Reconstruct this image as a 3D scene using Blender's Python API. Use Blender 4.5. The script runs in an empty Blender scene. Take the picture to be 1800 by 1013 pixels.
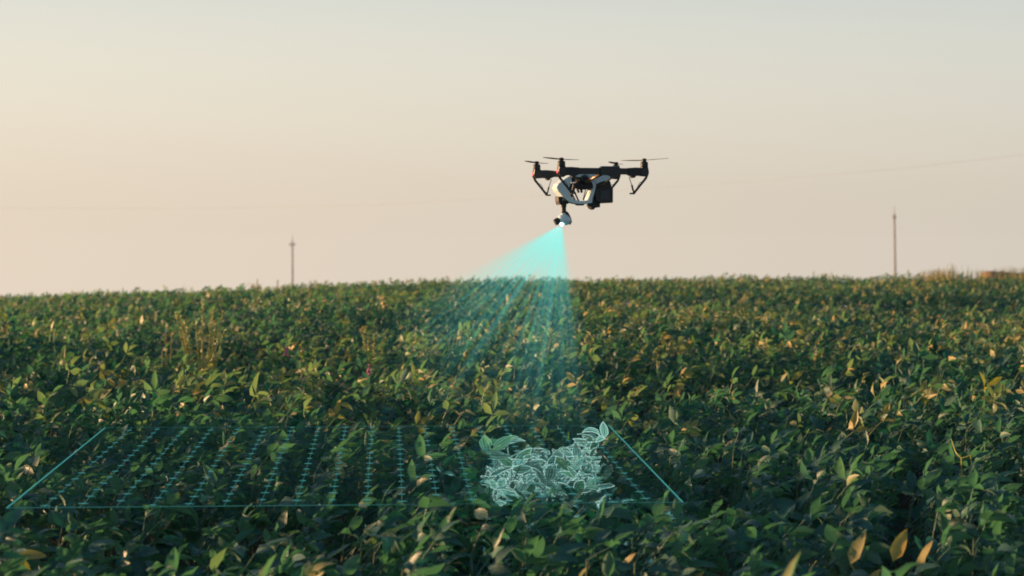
import bpy, bmesh, math, random
import numpy as np
from mathutils import Vector, Matrix

R = math.radians
random.seed(11)
rng = np.random.default_rng(7)
scn = bpy.context.scene
COL = scn.collection

# ------------------------------------------------------------------ camera
F = 3245.0                       # focal length in photo pixels (1800 wide)
CAM_Z = 1.75
PITCH = math.atan((506.5 - 415.0) / F)
cam_d = bpy.data.cameras.new("camera")
cam_d.sensor_width = 36.0
cam_d.lens = 36.0 * F / 1800.0
cam_d.clip_end = 4000.0
cam_d.clip_start = 0.05
cam_d.dof.use_dof = True
cam_d.dof.focus_distance = 8.9
cam_d.dof.aperture_fstop = 3.8
cam = bpy.data.objects.new("camera", cam_d)
COL.objects.link(cam)
cam.location = (0, 0, CAM_Z)
cam.rotation_euler = (R(90) - PITCH, 0, 0)
scn.camera = cam

# ------------------------------------------------------------------ sky and sun
SUN_EL, SUN_AZ = R(4.2), R(70.0)           # azimuth measured to the left of the view direction
world = bpy.data.worlds.new("World")
scn.world = world
world.use_nodes = True
nt = world.node_tree
for n in list(nt.nodes):
    nt.nodes.remove(n)
wo = nt.nodes.new("ShaderNodeOutputWorld")
bg = nt.nodes.new("ShaderNodeBackground")
sky = nt.nodes.new("ShaderNodeTexSky")
sky.sky_type = 'NISHITA'
sky.sun_disc = False
sky.sun_elevation = SUN_EL
sky.sun_rotation = -SUN_AZ
sky.altitude = 150
sky.air_density = 1.0
sky.dust_density = 1.0
sky.ozone_density = 1.0
bg.inputs["Strength"].default_value = 0.05
# evening haze lying over the clear sky: pale cream low down, thinning to the zenith, warmer towards the sun
wtc = nt.nodes.new("ShaderNodeTexCoord")
wsep = nt.nodes.new("ShaderNodeSeparateXYZ")
nt.links.new(wtc.outputs["Generated"], wsep.inputs[0])


def wmath(op, a, b=None, c=None, clamp=False):
    n = nt.nodes.new("ShaderNodeMath")
    n.operation = op
    n.use_clamp = clamp
    for i, v in enumerate((a, b, c)):
        if v is None: continue
        if isinstance(v, (int, float)): n.inputs[i].default_value = v
        else: nt.links.new(v, n.inputs[i])
    return n.outputs[0]


el = wmath('POWER', wmath('MAXIMUM', wsep.outputs[2], 0.0), 0.5, clamp=True)
hz = nt.nodes.new("ShaderNodeValToRGB")
hz.color_ramp.interpolation = 'B_SPLINE'
hz.color_ramp.elements[0].position = 0.0
hz.color_ramp.elements[0].color = (0.735, 0.645, 0.540, 1)
hz.color_ramp.elements[1].position = 1.0
hz.color_ramp.elements[1].color = (0.19, 0.35, 0.55, 1)
for pos, c in ((0.16, (0.765, 0.68, 0.57, 1)), (0.26, (0.845, 0.78, 0.675, 1)), (0.36, (0.86, 0.865, 0.785, 1)), (0.62, (0.36, 0.53, 0.67, 1))):
    e = hz.color_ramp.elements.new(pos)
    e.color = c
nt.links.new(el, hz.inputs["Fac"])
sunward = wmath('ADD', wmath('MULTIPLY', wsep.outputs[0], -math.sin(SUN_AZ)), wmath('MULTIPLY', wsep.outputs[1], math.cos(SUN_AZ)))
sunward = wmath('SUBTRACT', sunward, 0.25)
tint = nt.nodes.new("ShaderNodeCombineXYZ")
for i, k in enumerate((0.31, 0.21, 0.11)):
    nt.links.new(wmath('MULTIPLY_ADD', sunward, k, 1.0), tint.inputs[i])
hm = nt.nodes.new("ShaderNodeVectorMath")
hm.operation = 'MULTIPLY'
nt.links.new(hz.outputs["Color"], hm.inputs[0])
nt.links.new(tint.outputs[0], hm.inputs[1])
hs = nt.nodes.new("ShaderNodeVectorMath")
hs.operation = 'SCALE'
hs.inputs["Scale"].default_value = 1.0 / 0.1
nt.links.new(hm.outputs[0], hs.inputs[0])
wmix = nt.nodes.new("ShaderNodeMix")
wmix.data_type = 'RGBA'
nt.links.new(wmath('SUBTRACT', 0.95, wmath('MULTIPLY', el, 0.45)), wmix.inputs["Factor"])
nt.links.new(sky.outputs[0], wmix.inputs["A"])
nt.links.new(hs.outputs[0], wmix.inputs["B"])
nt.links.new(wmix.outputs["Result"], bg.inputs["Color"])
nt.links.new(bg.outputs[0], wo.inputs["Surface"])

sun_d = bpy.data.lights.new("sun", 'SUN')
sun_d.energy = 5.0
sun_d.angle = R(0.6)
sun_d.color = (1.0, 0.60, 0.29)
sun = bpy.data.objects.new("sun", sun_d)
COL.objects.link(sun)
sdir = Vector((-math.cos(SUN_EL) * math.sin(SUN_AZ), math.cos(SUN_EL) * math.cos(SUN_AZ), math.sin(SUN_EL)))
sun.rotation_euler = sdir.to_track_quat('Z', 'Y').to_euler()

scn.view_settings.view_transform = 'Standard'
scn.view_settings.look = 'None'
scn.view_settings.exposure = 1.0
scn.view_settings.gamma = 1.0
scn.cycles.use_denoising = True
scn.cycles.max_bounces = 6
scn.cycles.transparent_max_bounces = 8
scn.cycles.volume_step_rate = 0.35
scn.cycles.filter_width = 1.9


# ------------------------------------------------------------------ helpers
def cam_ray(px, py):
    u, v = (px - 900.0) / F, -(py - 506.5) / F
    c, s = math.cos(PITCH), math.sin(PITCH)
    return Vector((u, c + v * s, -s + v * c))


def at_depth(px, py, y):
    d = cam_ray(px, py)
    return Vector((0, 0, CAM_Z)) + d * (y / d.y)


def at_height(px, py, z):
    d = cam_ray(px, py)
    return Vector((0, 0, CAM_Z)) + d * ((z - CAM_Z) / d.z)


def prop(o, label=None, cat=None, group=None, kind=None):
    if label: o["label"] = label
    if cat: o["category"] = cat
    if group: o["group"] = group
    if kind: o["kind"] = kind
    return o


def empty(name, loc=(0, 0, 0), rz=0.0):
    o = bpy.data.objects.new(name, None)
    COL.objects.link(o)
    o.empty_display_size = 0.1
    o.location = loc
    o.rotation_euler = (0, 0, rz)
    return o


def link_mesh(name, me, mat=None, parent=None):
    o = bpy.data.objects.new(name, me)
    COL.objects.link(o)
    if mat is not None and not me.materials:
        me.materials.append(mat)
    if parent is not None:
        o.parent = parent
    return o


def from_bm(name, bm, mat, parent=None, smooth=False, bevel=0.0):
    if bevel > 0:
        es = [e for e in bm.edges if len(e.link_faces) == 2 and e.calc_face_angle(0) > 0.6]
        bmesh.ops.bevel(bm, geom=es, offset=bevel, segments=2, affect='EDGES', clamp_overlap=True)
    bmesh.ops.recalc_face_normals(bm, faces=bm.faces)
    me = bpy.data.meshes.new(name)
    bm.to_mesh(me)
    bm.free()
    if smooth:
        me.polygons.foreach_set("use_smooth", [True] * len(me.polygons))
    return link_mesh(name, me, mat, parent)


def arrays_mesh(name, V, Q, uvw=None, tone=None):
    """mesh out of numpy quads; uvw is a per-vertex vector, tone a per-vertex float"""
    me = bpy.data.meshes.new(name)
    V = np.ascontiguousarray(V, dtype=np.float32)
    Q = np.ascontiguousarray(Q, dtype=np.int32)
    me.vertices.add(len(V))
    me.vertices.foreach_set("co", V.ravel())
    me.loops.add(Q.size)
    me.loops.foreach_set("vertex_index", Q.ravel())
    me.polygons.add(len(Q))
    me.polygons.foreach_set("loop_start", np.arange(0, Q.size, 4, dtype=np.int32))
    me.polygons.foreach_set("loop_total", np.full(len(Q), 4, dtype=np.int32))
    me.polygons.foreach_set("use_smooth", np.ones(len(Q), dtype=bool))
    if uvw is not None:
        a = me.attributes.new("leafuv", 'FLOAT_VECTOR', 'POINT')
        a.data.foreach_set("vector", np.ascontiguousarray(uvw, dtype=np.float32).ravel())
    if tone is not None:
        a = me.attributes.new("tone", 'FLOAT', 'POINT')
        a.data.foreach_set("value", np.ascontiguousarray(tone, dtype=np.float32))
    me.update(calc_edges=True)
    me.validate()
    return me


def tube(bm, pts, radii, sides=6, cap=True):
    pts = [Vector(p) for p in pts]
    if not hasattr(radii, "__len__"):
        radii = [radii] * len(pts)
    rings = []
    prev = None
    for i, p in enumerate(pts):
        if i == 0: t = pts[1] - pts[0]
        elif i == len(pts) - 1: t = pts[-1] - pts[-2]
        else: t = pts[i + 1] - pts[i - 1]
        t.normalize()
        if prev is None:
            ref = Vector((0, 0, 1)) if abs(t.z) < 0.9 else Vector((1, 0, 0))
            n = t.cross(ref).normalized()
        else:
            n = (prev - t * prev.dot(t)).normalized()
        prev = n
        b = t.cross(n)
        rings.append([bm.verts.new(p + (n * math.cos(2 * math.pi * k / sides) + b * math.sin(2 * math.pi * k / sides)) * radii[i]) for k in range(sides)])
    for i in range(len(rings) - 1):
        for k in range(sides):
            bm.faces.new((rings[i][k], rings[i][(k + 1) % sides], rings[i + 1][(k + 1) % sides], rings[i + 1][k]))
    if cap:
        bm.faces.new(rings[0][::-1])
        bm.faces.new(rings[-1])
    return bm


def box(bm, lo, hi):
    x0, y0, z0 = lo
    x1, y1, z1 = hi
    v = [bm.verts.new(c) for c in ((x0, y0, z0), (x1, y0, z0), (x1, y1, z0), (x0, y1, z0), (x0, y0, z1), (x1, y0, z1), (x1, y1, z1), (x0, y1, z1))]
    for f in ((0, 3, 2, 1), (4, 5, 6, 7), (0, 1, 5, 4), (1, 2, 6, 5), (2, 3, 7, 6), (3, 0, 4, 7)):
        bm.faces.new([v[i] for i in f])
    return bm


def revolve(bm, prof, centre, axis='Z', sides=20):
    """prof: list of (radius, height)"""
    rings = []
    for r, h in prof:
        ring = []
        for k in range(sides):
            a = 2 * math.pi * k / sides
            if axis == 'Z': p = (r * math.cos(a), r * math.sin(a), h)
            elif axis == 'X': p = (h, r * math.cos(a), r * math.sin(a))
            else: p = (r * math.sin(a), h, r * math.cos(a))
            ring.append(bm.verts.new(Vector(p) + Vector(centre)))
        rings.append(ring)
    for i in range(len(rings) - 1):
        for k in range(sides):
            bm.faces.new((rings[i][k], rings[i][(k + 1) % sides], rings[i + 1][(k + 1) % sides], rings[i + 1][k]))
    bm.faces.new(rings[0][::-1])
    bm.faces.new(rings[-1])
    return bm


def sstep(a, b, x):
    t = np.clip((x - a) / (b - a), 0, 1)
    return t * t * (3 - 2 * t)


# ------------------------------------------------------------------ materials
def new_mat(name):
    m = bpy.data.materials.new(name)
    m.use_nodes = True
    t = m.node_tree
    for n in list(t.nodes):
        t.nodes.remove(n)
    return m, t, t.nodes, t.links


def plain(name, col, rough=0.5, metal=0.0, spec=0.5, noise=0.15, scale=40.0, bump=0.0):
    m, t, N, L = new_mat(name)
    out = N.new("ShaderNodeOutputMaterial")
    p = N.new("ShaderNodeBsdfPrincipled")
    tc = N.new("ShaderNodeTexCoord")
    nz = N.new("ShaderNodeTexNoise")
    nz.inputs["Scale"].default_value = scale
    nz.inputs["Detail"].default_value = 5
    L.new(tc.outputs["Object"], nz.inputs["Vector"])
    mx = N.new("ShaderNodeMix")
    mx.data_type = 'RGBA'
    mx.inputs["A"].default_value = (*[c * (1 - noise) for c in col], 1)
    mx.inputs["B"].default_value = (*[min(1, c * (1 + noise)) for c in col], 1)
    L.new(nz.outputs["Fac"], mx.inputs["Factor"])
    L.new(mx.outputs["Result"], p.inputs["Base Color"])
    p.inputs["Roughness"].default_value = rough
    p.inputs["Metallic"].default_value = metal
    p.inputs["Specular IOR Level"].default_value = spec
    if bump > 0:
        b = N.new("ShaderNodeBump")
        b.inputs["Strength"].default_value = bump
        b.inputs["Distance"].default_value = 0.01
        L.new(nz.outputs["Fac"], b.inputs["Height"])
        L.new(b.outputs["Normal"], p.inputs["Normal"])
    L.new(p.outputs[0], out.inputs["Surface"])
    return m


def emit(name, col, strength):
    m, t, N, L = new_mat(name)
    out = N.new("ShaderNodeOutputMaterial")
    e = N.new("ShaderNodeEmission")
    e.inputs["Color"].default_value = (*col, 1)
    e.inputs["Strength"].default_value = strength
    L.new(e.outputs[0], out.inputs["Surface"])
    return m


def math_node(N, L, op, a, b=None, c=None, clamp=False):
    n = N.new("ShaderNodeMath")
    n.operation = op
    n.use_clamp = clamp
    for i, v in enumerate((a, b, c)):
        if v is None: continue
        if isinstance(v, (int, float)): n.inputs[i].default_value = v
        else: L.new(v, n.inputs[i])
    return n.outputs[0]


def leaf_mat(name, per_object, scan=0.0):
    m, t, N, L = new_mat(name)
    out = N.new("ShaderNodeOutputMaterial")
    if per_object:
        oi = N.new("ShaderNodeObjectInfo")
        sp = N.new("ShaderNodeSeparateColor")
        L.new(oi.outputs["Color"], sp.inputs["Color"])
        tone = sp.outputs[0]
    else:
        at = N.new("ShaderNodeAttribute")
        at.attribute_name = "tone"
        tone = at.outputs["Fac"]
    uv = N.new("ShaderNodeAttribute")
    uv.attribute_name = "leafuv"
    sx = N.new("ShaderNodeSeparateXYZ")
    L.new(uv.outputs["Vector"], sx.inputs[0])
    tc = N.new("ShaderNodeTexCoord")
    nz = N.new("ShaderNodeTexNoise")
    nz.inputs["Scale"].default_value = 9.0
    nz.inputs["Detail"].default_value = 4
    L.new(tc.outputs["Object"], nz.inputs["Vector"])
    # tone with blotches inside the blade; tips of yellowing leaves turn first
    dn = math_node(N, L, 'MULTIPLY_ADD', nz.outputs["Fac"], 0.22, -0.11)
    ft = math_node(N, L, 'ADD', tone, dn, clamp=True)
    ramp = N.new("ShaderNodeValToRGB")
    cr = ramp.color_ramp
    cr.elements[0].position = 0.0
    cr.elements[0].color = (0.008, 0.055, 0.050, 1)
    cr.elements[1].position = 1.0
    cr.elements[1].color = (0.46, 0.27, 0.05, 1)
    for pos, c in ((0.35, (0.015, 0.088, 0.070, 1)), (0.62, (0.030, 0.122, 0.070, 1)), (0.76, (0.11, 0.15, 0.05, 1)), (0.88, (0.30, 0.235, 0.085, 1))):
        e = cr.elements.new(pos)
        e.color = c
    L.new(ft, ramp.inputs["Fac"])
    # veins: pale midrib and slanting side veins
    av = math_node(N, L, 'ABSOLUTE', sx.outputs[1])
    mid = math_node(N, L, 'LESS_THAN', av, 0.05)
    sl = math_node(N, L, 'MULTIPLY_ADD', av, -0.35, sx.outputs[0])
    st = math_node(N, L, 'FRACT', math_node(N, L, 'MULTIPLY', sl, 7.0))
    sv = math_node(N, L, 'LESS_THAN', math_node(N, L, 'ABSOLUTE', math_node(N, L, 'SUBTRACT', st, 0.5)), 0.09)
    vein = math_node(N, L, 'MAXIMUM', mid, math_node(N, L, 'MULTIPLY', sv, 0.6))
    vein = math_node(N, L, 'MULTIPLY', vein, math_node(N, L, 'SUBTRACT', 1.0, sx.outputs[2]))
    vm = N.new("ShaderNodeMix")
    vm.data_type = 'RGBA'
    L.new(math_node(N, L, 'MULTIPLY', vein, 0.45), vm.inputs["Factor"])
    L.new(ramp.outputs["Color"], vm.inputs["A"])
    vm.inputs["B"].default_value = (0.11, 0.20, 0.13, 1)
    # brown flecks and blotches
    fz = N.new("ShaderNodeTexNoise")
    fz.inputs["Scale"].default_value = 55.0
    fz.inputs["Detail"].default_value = 3
    L.new(tc.outputs["Object"], fz.inputs["Vector"])
    fk = N.new("ShaderNodeMapRange")
    fk.inputs["From Min"].default_value = 0.66
    fk.inputs["From Max"].default_value = 0.72
    L.new(fz.outputs["Fac"], fk.inputs["Value"])
    fm = N.new("ShaderNodeMix")
    fm.data_type = 'RGBA'
    L.new(math_node(N, L, 'MULTIPLY', fk.outputs["Result"], 0.55), fm.inputs["Factor"])
    L.new(vm.outputs["Result"], fm.inputs["A"])
    fm.inputs["B"].default_value = (0.12, 0.085, 0.035, 1)
    # paler hairy underside
    geo = N.new("ShaderNodeNewGeometry")
    un = N.new("ShaderNodeMix")
    un.data_type = 'RGBA'
    L.new(math_node(N, L, 'MULTIPLY', geo.outputs["Backfacing"], 0.55), un.inputs["Factor"])
    L.new(fm.outputs["Result"], un.inputs["A"])
    un.inputs["B"].default_value = (0.17, 0.27, 0.20, 1)
    bs = N.new("ShaderNodeBsdfPrincipled")
    L.new(un.outputs["Result"], bs.inputs["Base Color"])
    bs.inputs["Roughness"].default_value = 0.48
    bs.inputs["Specular IOR Level"].default_value = 0.38
    bs.inputs["Sheen Weight"].default_value = 0.04
    bs.inputs["Sheen Roughness"].default_value = 0.5
    bp = N.new("ShaderNodeBump")
    bp.inputs["Strength"].default_value = 0.5
    bp.inputs["Distance"].default_value = 0.004
    L.new(math_node(N, L, 'SUBTRACT', math_node(N, L, 'MULTIPLY', nz.outputs["Fac"], 0.6), vein), bp.inputs["Height"])
    L.new(bp.outputs["Normal"], bs.inputs["Normal"])
    tr = N.new("ShaderNodeBsdfTranslucent")
    tcx = N.new("ShaderNodeMix")
    tcx.data_type = 'RGBA'
    tcx.blend_type = 'MULTIPLY'
    tcx.inputs["Factor"].default_value = 1.0
    L.new(un.outputs["Result"], tcx.inputs["A"])
    tcx.inputs["B"].default_value = (1.35, 2.25, 1.15, 1)
    L.new(tcx.outputs["Result"], tr.inputs["Color"])
    mx = N.new("ShaderNodeMixShader")
    mx.inputs["Fac"].default_value = 0.22
    L.new(bs.outputs[0], mx.inputs[1])
    L.new(tr.outputs[0], mx.inputs[2])
    if scan > 0:
        # the scanner's picture of the leaf: bright rim, one inner contour, midrib, a weak fill
        def band(c, w):
            q = math_node(N, L, 'DIVIDE', math_node(N, L, 'SUBTRACT', av, c), w)
            return math_node(N, L, 'POWER', 2.718, math_node(N, L, 'MULTIPLY', math_node(N, L, 'MULTIPLY', q, q), -1.0))
        g = math_node(N, L, 'ADD', band(1.0, 0.13), math_node(N, L, 'MULTIPLY', band(0.52, 0.09), 0.7))
        g = math_node(N, L, 'ADD', g, math_node(N, L, 'MULTIPLY', band(0.0, 0.07), 0.6))
        g = math_node(N, L, 'MULTIPLY_ADD', nz.outputs["Fac"], 0.3, g)
        em_ = N.new("ShaderNodeEmission")
        em_.inputs["Color"].default_value = (0.36, 0.78, 0.68, 1)
        L.new(math_node(N, L, 'MULTIPLY', math_node(N, L, 'MULTIPLY', g, scan), math_node(N, L, 'SUBTRACT', 1.0, sx.outputs[2])), em_.inputs["Strength"])
        sh = N.new("ShaderNodeAddShader")
        L.new(mx.outputs[0], sh.inputs[0])
        L.new(em_.outputs[0], sh.inputs[1])
        L.new(sh.outputs[0], out.inputs["Surface"])
    else:
        L.new(mx.outputs[0], out.inputs["Surface"])
    return m


M_LEAF_SCAN = [leaf_mat("scanned_leaf", True, k) for k in (0.09, 0.17, 0.30, 0.48)]
M_LEAF_OBJ = leaf_mat("soy_leaf", True)
M_LEAF_MASS = leaf_mat("soy_leaf_mass", False)
M_STEM = plain("soy_stem", (0.10, 0.14, 0.05), 0.6, scale=60)
M_SOIL = plain("soil", (0.024, 0.021, 0.017), 0.95, spec=0.05, noise=0.5, scale=6, bump=0.6)
M_BLACK = plain("black_carbon", (0.018, 0.019, 0.023), 0.38, noise=0.25)
M_MATT = plain("matt_black_plastic", (0.022, 0.022, 0.025), 0.6, noise=0.3)
M_WHITE = plain("white_plastic", (0.66, 0.77, 0.82), 0.3, noise=0.04)
M_TUBE_SUNLIT = plain("sunlit_carbon_tube", (0.26, 0.14, 0.075), 0.36, metal=0.2, noise=0.2)  # dark carbon, with its warm sunlit look put into the base colour
M_METAL = plain("bare_metal", (0.45, 0.44, 0.43), 0.35, metal=0.9)
M_GLASS = plain("lens_glass", (0.01, 0.012, 0.014), 0.08)
M_LED = emit("red_led", (1.0, 0.10, 0.12), 1.2)
M_LAMP = emit("scan_lamp", (0.55, 1.0, 0.98), 4.5)
M_GRID = emit("scan_line", (0.13, 0.62, 0.60), 0.25)
M_ROW = emit("scan_row", (0.13, 0.58, 0.56), 0.14)
M_TICK = emit("scan_tick", (0.17, 0.70, 0.68), 0.23)
M_FAINT = emit("scan_faint", (0.03, 0.11, 0.11), 0.12)
M_GLOW = emit("leaf_glow", (0.50, 0.84, 0.76), 0.50)
M_POLE = plain("weathered_pole", (0.32, 0.26, 0.21), 0.85, noise=0.3, scale=3)
M_WIRE = plain("wire_aluminium", (0.18, 0.18, 0.18), 0.5, metal=0.6)
M_WEED = plain("olive_weed", (0.46, 0.43, 0.15), 0.7, noise=0.35, scale=30)
M_DRY = plain("dry_straw", (0.50, 0.41, 0.17), 0.8, noise=0.35, scale=12)
M_BANK = plain("brown_bank", (0.30, 0.17, 0.09), 0.95, noise=0.45, scale=1.2, bump=0.5)
M_PINK = plain("pink_petal", (0.58, 0.16, 0.27), 0.6, noise=0.25, scale=120)


# ------------------------------------------------------------------ terrain
def ground_z(x, y):
    x = np.asarray(x, dtype=float)
    y = np.asarray(y, dtype=float)
    t = sstep(10, 42, y)
    xx = np.clip(x, -30, 30)
    g = t * (-0.135 + 0.0185 * xx - 0.0014 * xx * xx)
    d = np.maximum(y - 41, 0)
    g = g - 0.040 * (d - 5.0 * (1 - np.exp(-d / 5.0)))
    # gentle swells of the field
    w = sstep(6, 13, y) * (1 - sstep(44, 60, y))
    g = g + w * (0.10 * np.sin(1.75 * y + 0.35 * x + 1.2 * np.sin(0.45 * x)) * (1 - 0.6 * sstep(14, 30, y))
                 + (0.10 - 0.06 * sstep(30, 42, y)) * np.sin(0.62 * x + 0.9 * y * 0.35 + 1.0) + (0.06 - 0.04 * sstep(30, 42, y)) * np.sin(1.1 * x - 0.43 * y + 2.2))
    for hx, hy, rx, ry, dp in ((-2.7, 18.6, 1.3, 1.5, 0.30), (5.9, 27.5, 2.6, 2.4, 0.36), (-7.0, 19.5, 1.6, 1.6, 0.16), (1.6, 20.5, 1.6, 1.5, 0.14), (-1.6, 12.4, 2.4, 0.8, 0.08)):
        g = g - dp * np.exp(-((x - hx) / rx) ** 2 - ((y - hy) / ry) ** 2)
    # unseen swell added left of the frame to shade the near crop
    g = g + 0.30 * sstep(-2.3, -7.5, x + 0.2774 * y) * (1 - sstep(7.0, 9.5, y)) * sstep(-60, -40, x)
    return g


def build_ground():
    xs = np.concatenate([np.linspace(-400, -32, 14), np.linspace(-30, 30, 121), np.linspace(32, 400, 14)])
    ys = np.concatenate([np.linspace(-60, -2, 8), np.linspace(0, 60, 121), np.linspace(64, 600, 30)])
    X, Y = np.meshgrid(xs, ys)
    Z = ground_z(X, Y)
    V = np.stack([X.ravel(), Y.ravel(), Z.ravel()], 1)
    nx = len(xs)
    i = np.arange((len(ys) - 1) * (nx - 1))
    r, c = i // (nx - 1), i % (nx - 1)
    a = r * nx + c
    Q = np.stack([a, a + 1, a + nx + 1, a + nx], 1)
    o = link_mesh("ground", arrays_mesh("ground", V, Q), M_SOIL)
    prop(o, kind="structure")
    return o


build_ground()


# ------------------------------------------------------------------ soybean leaves
def leaflet(L, W, nst, fold, curl, twist, across=3, r=None):
    """one ovate blade along +X from the origin; returns verts, quads, uv"""
    r = r or random
    ts = np.linspace(0, 1, nst)
    ts = ts ** 0.9
    wid = 0.5 * W * np.sin(np.pi * np.clip(ts, 0, 1) ** 0.72) ** 0.85
    wid = np.maximum(wid, 0.012 * W)
    V, U = [], []
    x = z = 0.0
    ang = 0.0
    pt = 0.0
    for k, t in enumerate(ts):
        dt = t - pt
        pt = t
        ang = -curl * t * 1.3 + 0.25 * curl
        x += dt * L * math.cos(ang)
        z += dt * L * math.sin(ang)
        tw = twist * t
        rip = 0.06 * W * math.sin(9 * t + L * 60)
        cols = (-1, 0, 1) if across == 3 else (-1, 1)
        for s in cols:
            w = wid[k] * abs(s)
            yy = s * w * math.cos(fold)
            zz = w * math.sin(fold) + (rip * s if s else 0) * min(1, wid[k] / (0.4 * W))
            y2 = yy * math.cos(tw) - zz * math.sin(tw)
            z2 = yy * math.sin(tw) + zz * math.cos(tw)
            V.append((x - z2 * math.sin(ang), y2, z + z2 * math.cos(ang)))
            U.append((t, s, 0))
    n = len((-1, 0, 1)) if across == 3 else 2
    Q = []
    for k in range(nst - 1):
        for c in range(n - 1):
            a = k * n + c
            Q.append((a, a + n, a + n + 1, a + 1))
    return np.array(V), np.array(Q), np.array(U)


def rot_y(a):
    c, s = math.cos(a), math.sin(a)
    return np.array([[c, 0, s], [0, 1, 0], [-s, 0, c]])


def rot_z(a):
    c, s = math.cos(a), math.sin(a)
    return np.array([[c, -s, 0], [s, c, 0], [0, 0, 1]])


def rot_x(a):
    c, s = math.cos(a), math.sin(a)
    return np.array([[1, 0, 0], [0, c, -s], [0, s, c]])


def trifoliate(r, nst, across, petiole, single=False):
    """compound leaf: origin where the petiole leaves the stem, heading +X"""
    Vs, Qs, Us, rims = [], [], [], []
    n0 = 0
    plen = r.uniform(0.06, 0.13)
    rise = R(r.uniform(20, 65))
    end = np.array([plen * math.cos(rise), 0, plen * math.sin(rise)])
    bp = R(max(-30, min(78, r.gauss(40, 18) if r.random() < 0.45 else r.gauss(12, 16))))        # blade pitch
    roll = R(r.gauss(0, 30))
    base = rot_z(R(r.gauss(0, 12))) @ rot_y(-bp) @ rot_x(roll)
    if petiole:
        k = 3
        pv = []
        for tt, rad in ((0, 0.0026), (0.55, 0.0021), (1.0, 0.0016)):
            c = end * tt + np.array([0, 0, 0.03 * plen * math.sin(math.pi * tt)])
            for j in range(k):
                a = 2 * math.pi * j / k
                pv.append(c + np.array([-math.sin(rise) * math.cos(a), math.sin(a), math.cos(rise) * math.cos(a)]) * rad)
        pq = []
        for s in range(2):
            for j in range(k):
                pq.append((s * k + j, s * k + (j + 1) % k, (s + 1) * k + (j + 1) % k, (s + 1) * k + j))
        Vs.append(np.array(pv)); Qs.append(np.array(pq)); Us.append(np.tile([0.0, 0.0, 1.0], (len(pv), 1)))
        n0 = len(pv)
    size = r.uniform(0.072, 0.106)
    for li, az in enumerate((0.0,) if single else (0.0, R(56), R(-56))):
        L = size * (1.0 if li == 0 else r.uniform(0.8, 0.95))
        W = L * r.uniform(0.42, 0.57)
        v, q, u = leaflet(L, W, nst, R(r.uniform(6, 44)), R(r.uniform(-15, 65)), R(r.gauss(0, 16)), across, r)
        off = np.array([0.022, 0, 0]) if li == 0 else np.array([0.002, 0, 0])
        m = rot_z(az + R(r.gauss(0, 10))) @ rot_y(R(r.gauss(0 if li == 0 else 8, 14))) @ rot_x(R(r.gauss(0, 16)))
        v = (v @ m.T + off) @ base.T + end
        Vs.append(v); Qs.append(q + n0); Us.append(u)
        if across == 3:
            rim = [n0 + k * 3 for k in range(nst)] + [n0 + k * 3 + 2 for k in range(nst - 1, -1, -1)]
            rims.append((rim, [n0 + k * 3 + 1 for k in range(nst)], n0))
        n0 += len(v)
    return np.concatenate(Vs), np.concatenate(Qs), np.concatenate(Us), rims


rl = random.Random(3)
NV = 40
near_tpl = [trifoliate(rl, 6, 3, True) for _ in range(NV)]
mid_tpl = [trifoliate(rl, 4, 3, True) for _ in range(30)]
far_tpl = [trifoliate(rl, 4, 2, False) for _ in range(24)]
near_mesh = []
for V, Q, U, _ in near_tpl:
    me = arrays_mesh("leaf", V, Q, U)
    me.materials.append(M_LEAF_OBJ)
    near_mesh.append(me)


def heading(n):
    """wind from the left: blades stream towards the right"""
    return rng.normal(0.05, 0.62, n)


# ---- the individual plants nearest to the camera
S = 0.265
pts = []
j = 0
yy = 5.05
while yy < 10.6:
    half = 0.2774 * (yy + 0.15) + 0.12
    n = int(2 * half / S)
    for i in range(n + 1):
        x = -half + (i + (0.5 if j % 2 else 0.0)) * S + random.uniform(-0.08, 0.08)
        if abs(x) < half:
            pts.append((x, yy + random.uniform(-0.08, 0.08)))
    yy += S
    j += 1
pts.sort(key=lambda p: p[1])
pts = pts[:300]
Y_NEAR = max(p[1] for p in pts)

GRID_Z = 0.83
G_BL, G_BR = at_height(12, 893, GRID_Z), at_height(1200, 883, GRID_Z)
G_TL, G_TR = at_height(185, 752, GRID_Z), at_height(1070, 748, GRID_Z)


def to_px(p):
    d = Vector(p) - Vector((0, 0, CAM_Z))
    c, s = math.cos(PITCH), math.sin(PITCH)
    dep = d.y * c - d.z * s
    v = d.y * s + d.z * c
    return 900 + F * d.x / dep, 506.5 - F * v / dep


yellow_px = [(135, 1006), (400, 962), (1042, 990), (1118, 972), (1238, 1004), (1436, 985), (1522, 935), (1548, 1000), (1594, 930), (1640, 950), (1752, 1003)]
ordinal = ["first", "second", "third", "fourth", "fifth", "sixth", "seventh", "eighth", "ninth", "tenth", "eleventh"]

stem_meshes = []
for k in range(10):
    bm = bmesh.new()
    lx, ly = random.uniform(0.0, 0.08), random.uniform(-0.03, 0.03)
    h = 1.0
    tube(bm, [(0, 0, -0.03), (lx * 0.2, ly * 0.2, 0.35), (lx * 0.6, ly * 0.7, 0.7), (lx, ly, 1.0)], [0.005, 0.0045, 0.0035, 0.002], 5)
    me = bpy.data.meshes.new("stem")
    bm.to_mesh(me); bm.free()
    me.materials.append(M_STEM)
    stem_meshes.append((me, lx, ly))


def glow_mesh(k):
    V, Q, U, rims = near_tpl[k]
    bm = bmesh.new()
    for rim, mid, n0 in rims:
        loop = [Vector(V[i]) for i in rim]
        tube(bm, loop + [loop[0]], 0.0013, 3, cap=False)
    me = bpy.data.meshes.new("glowing_outline")
    bm.to_mesh(me); bm.free()
    me.materials.append(M_GLOW)
    return me


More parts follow.
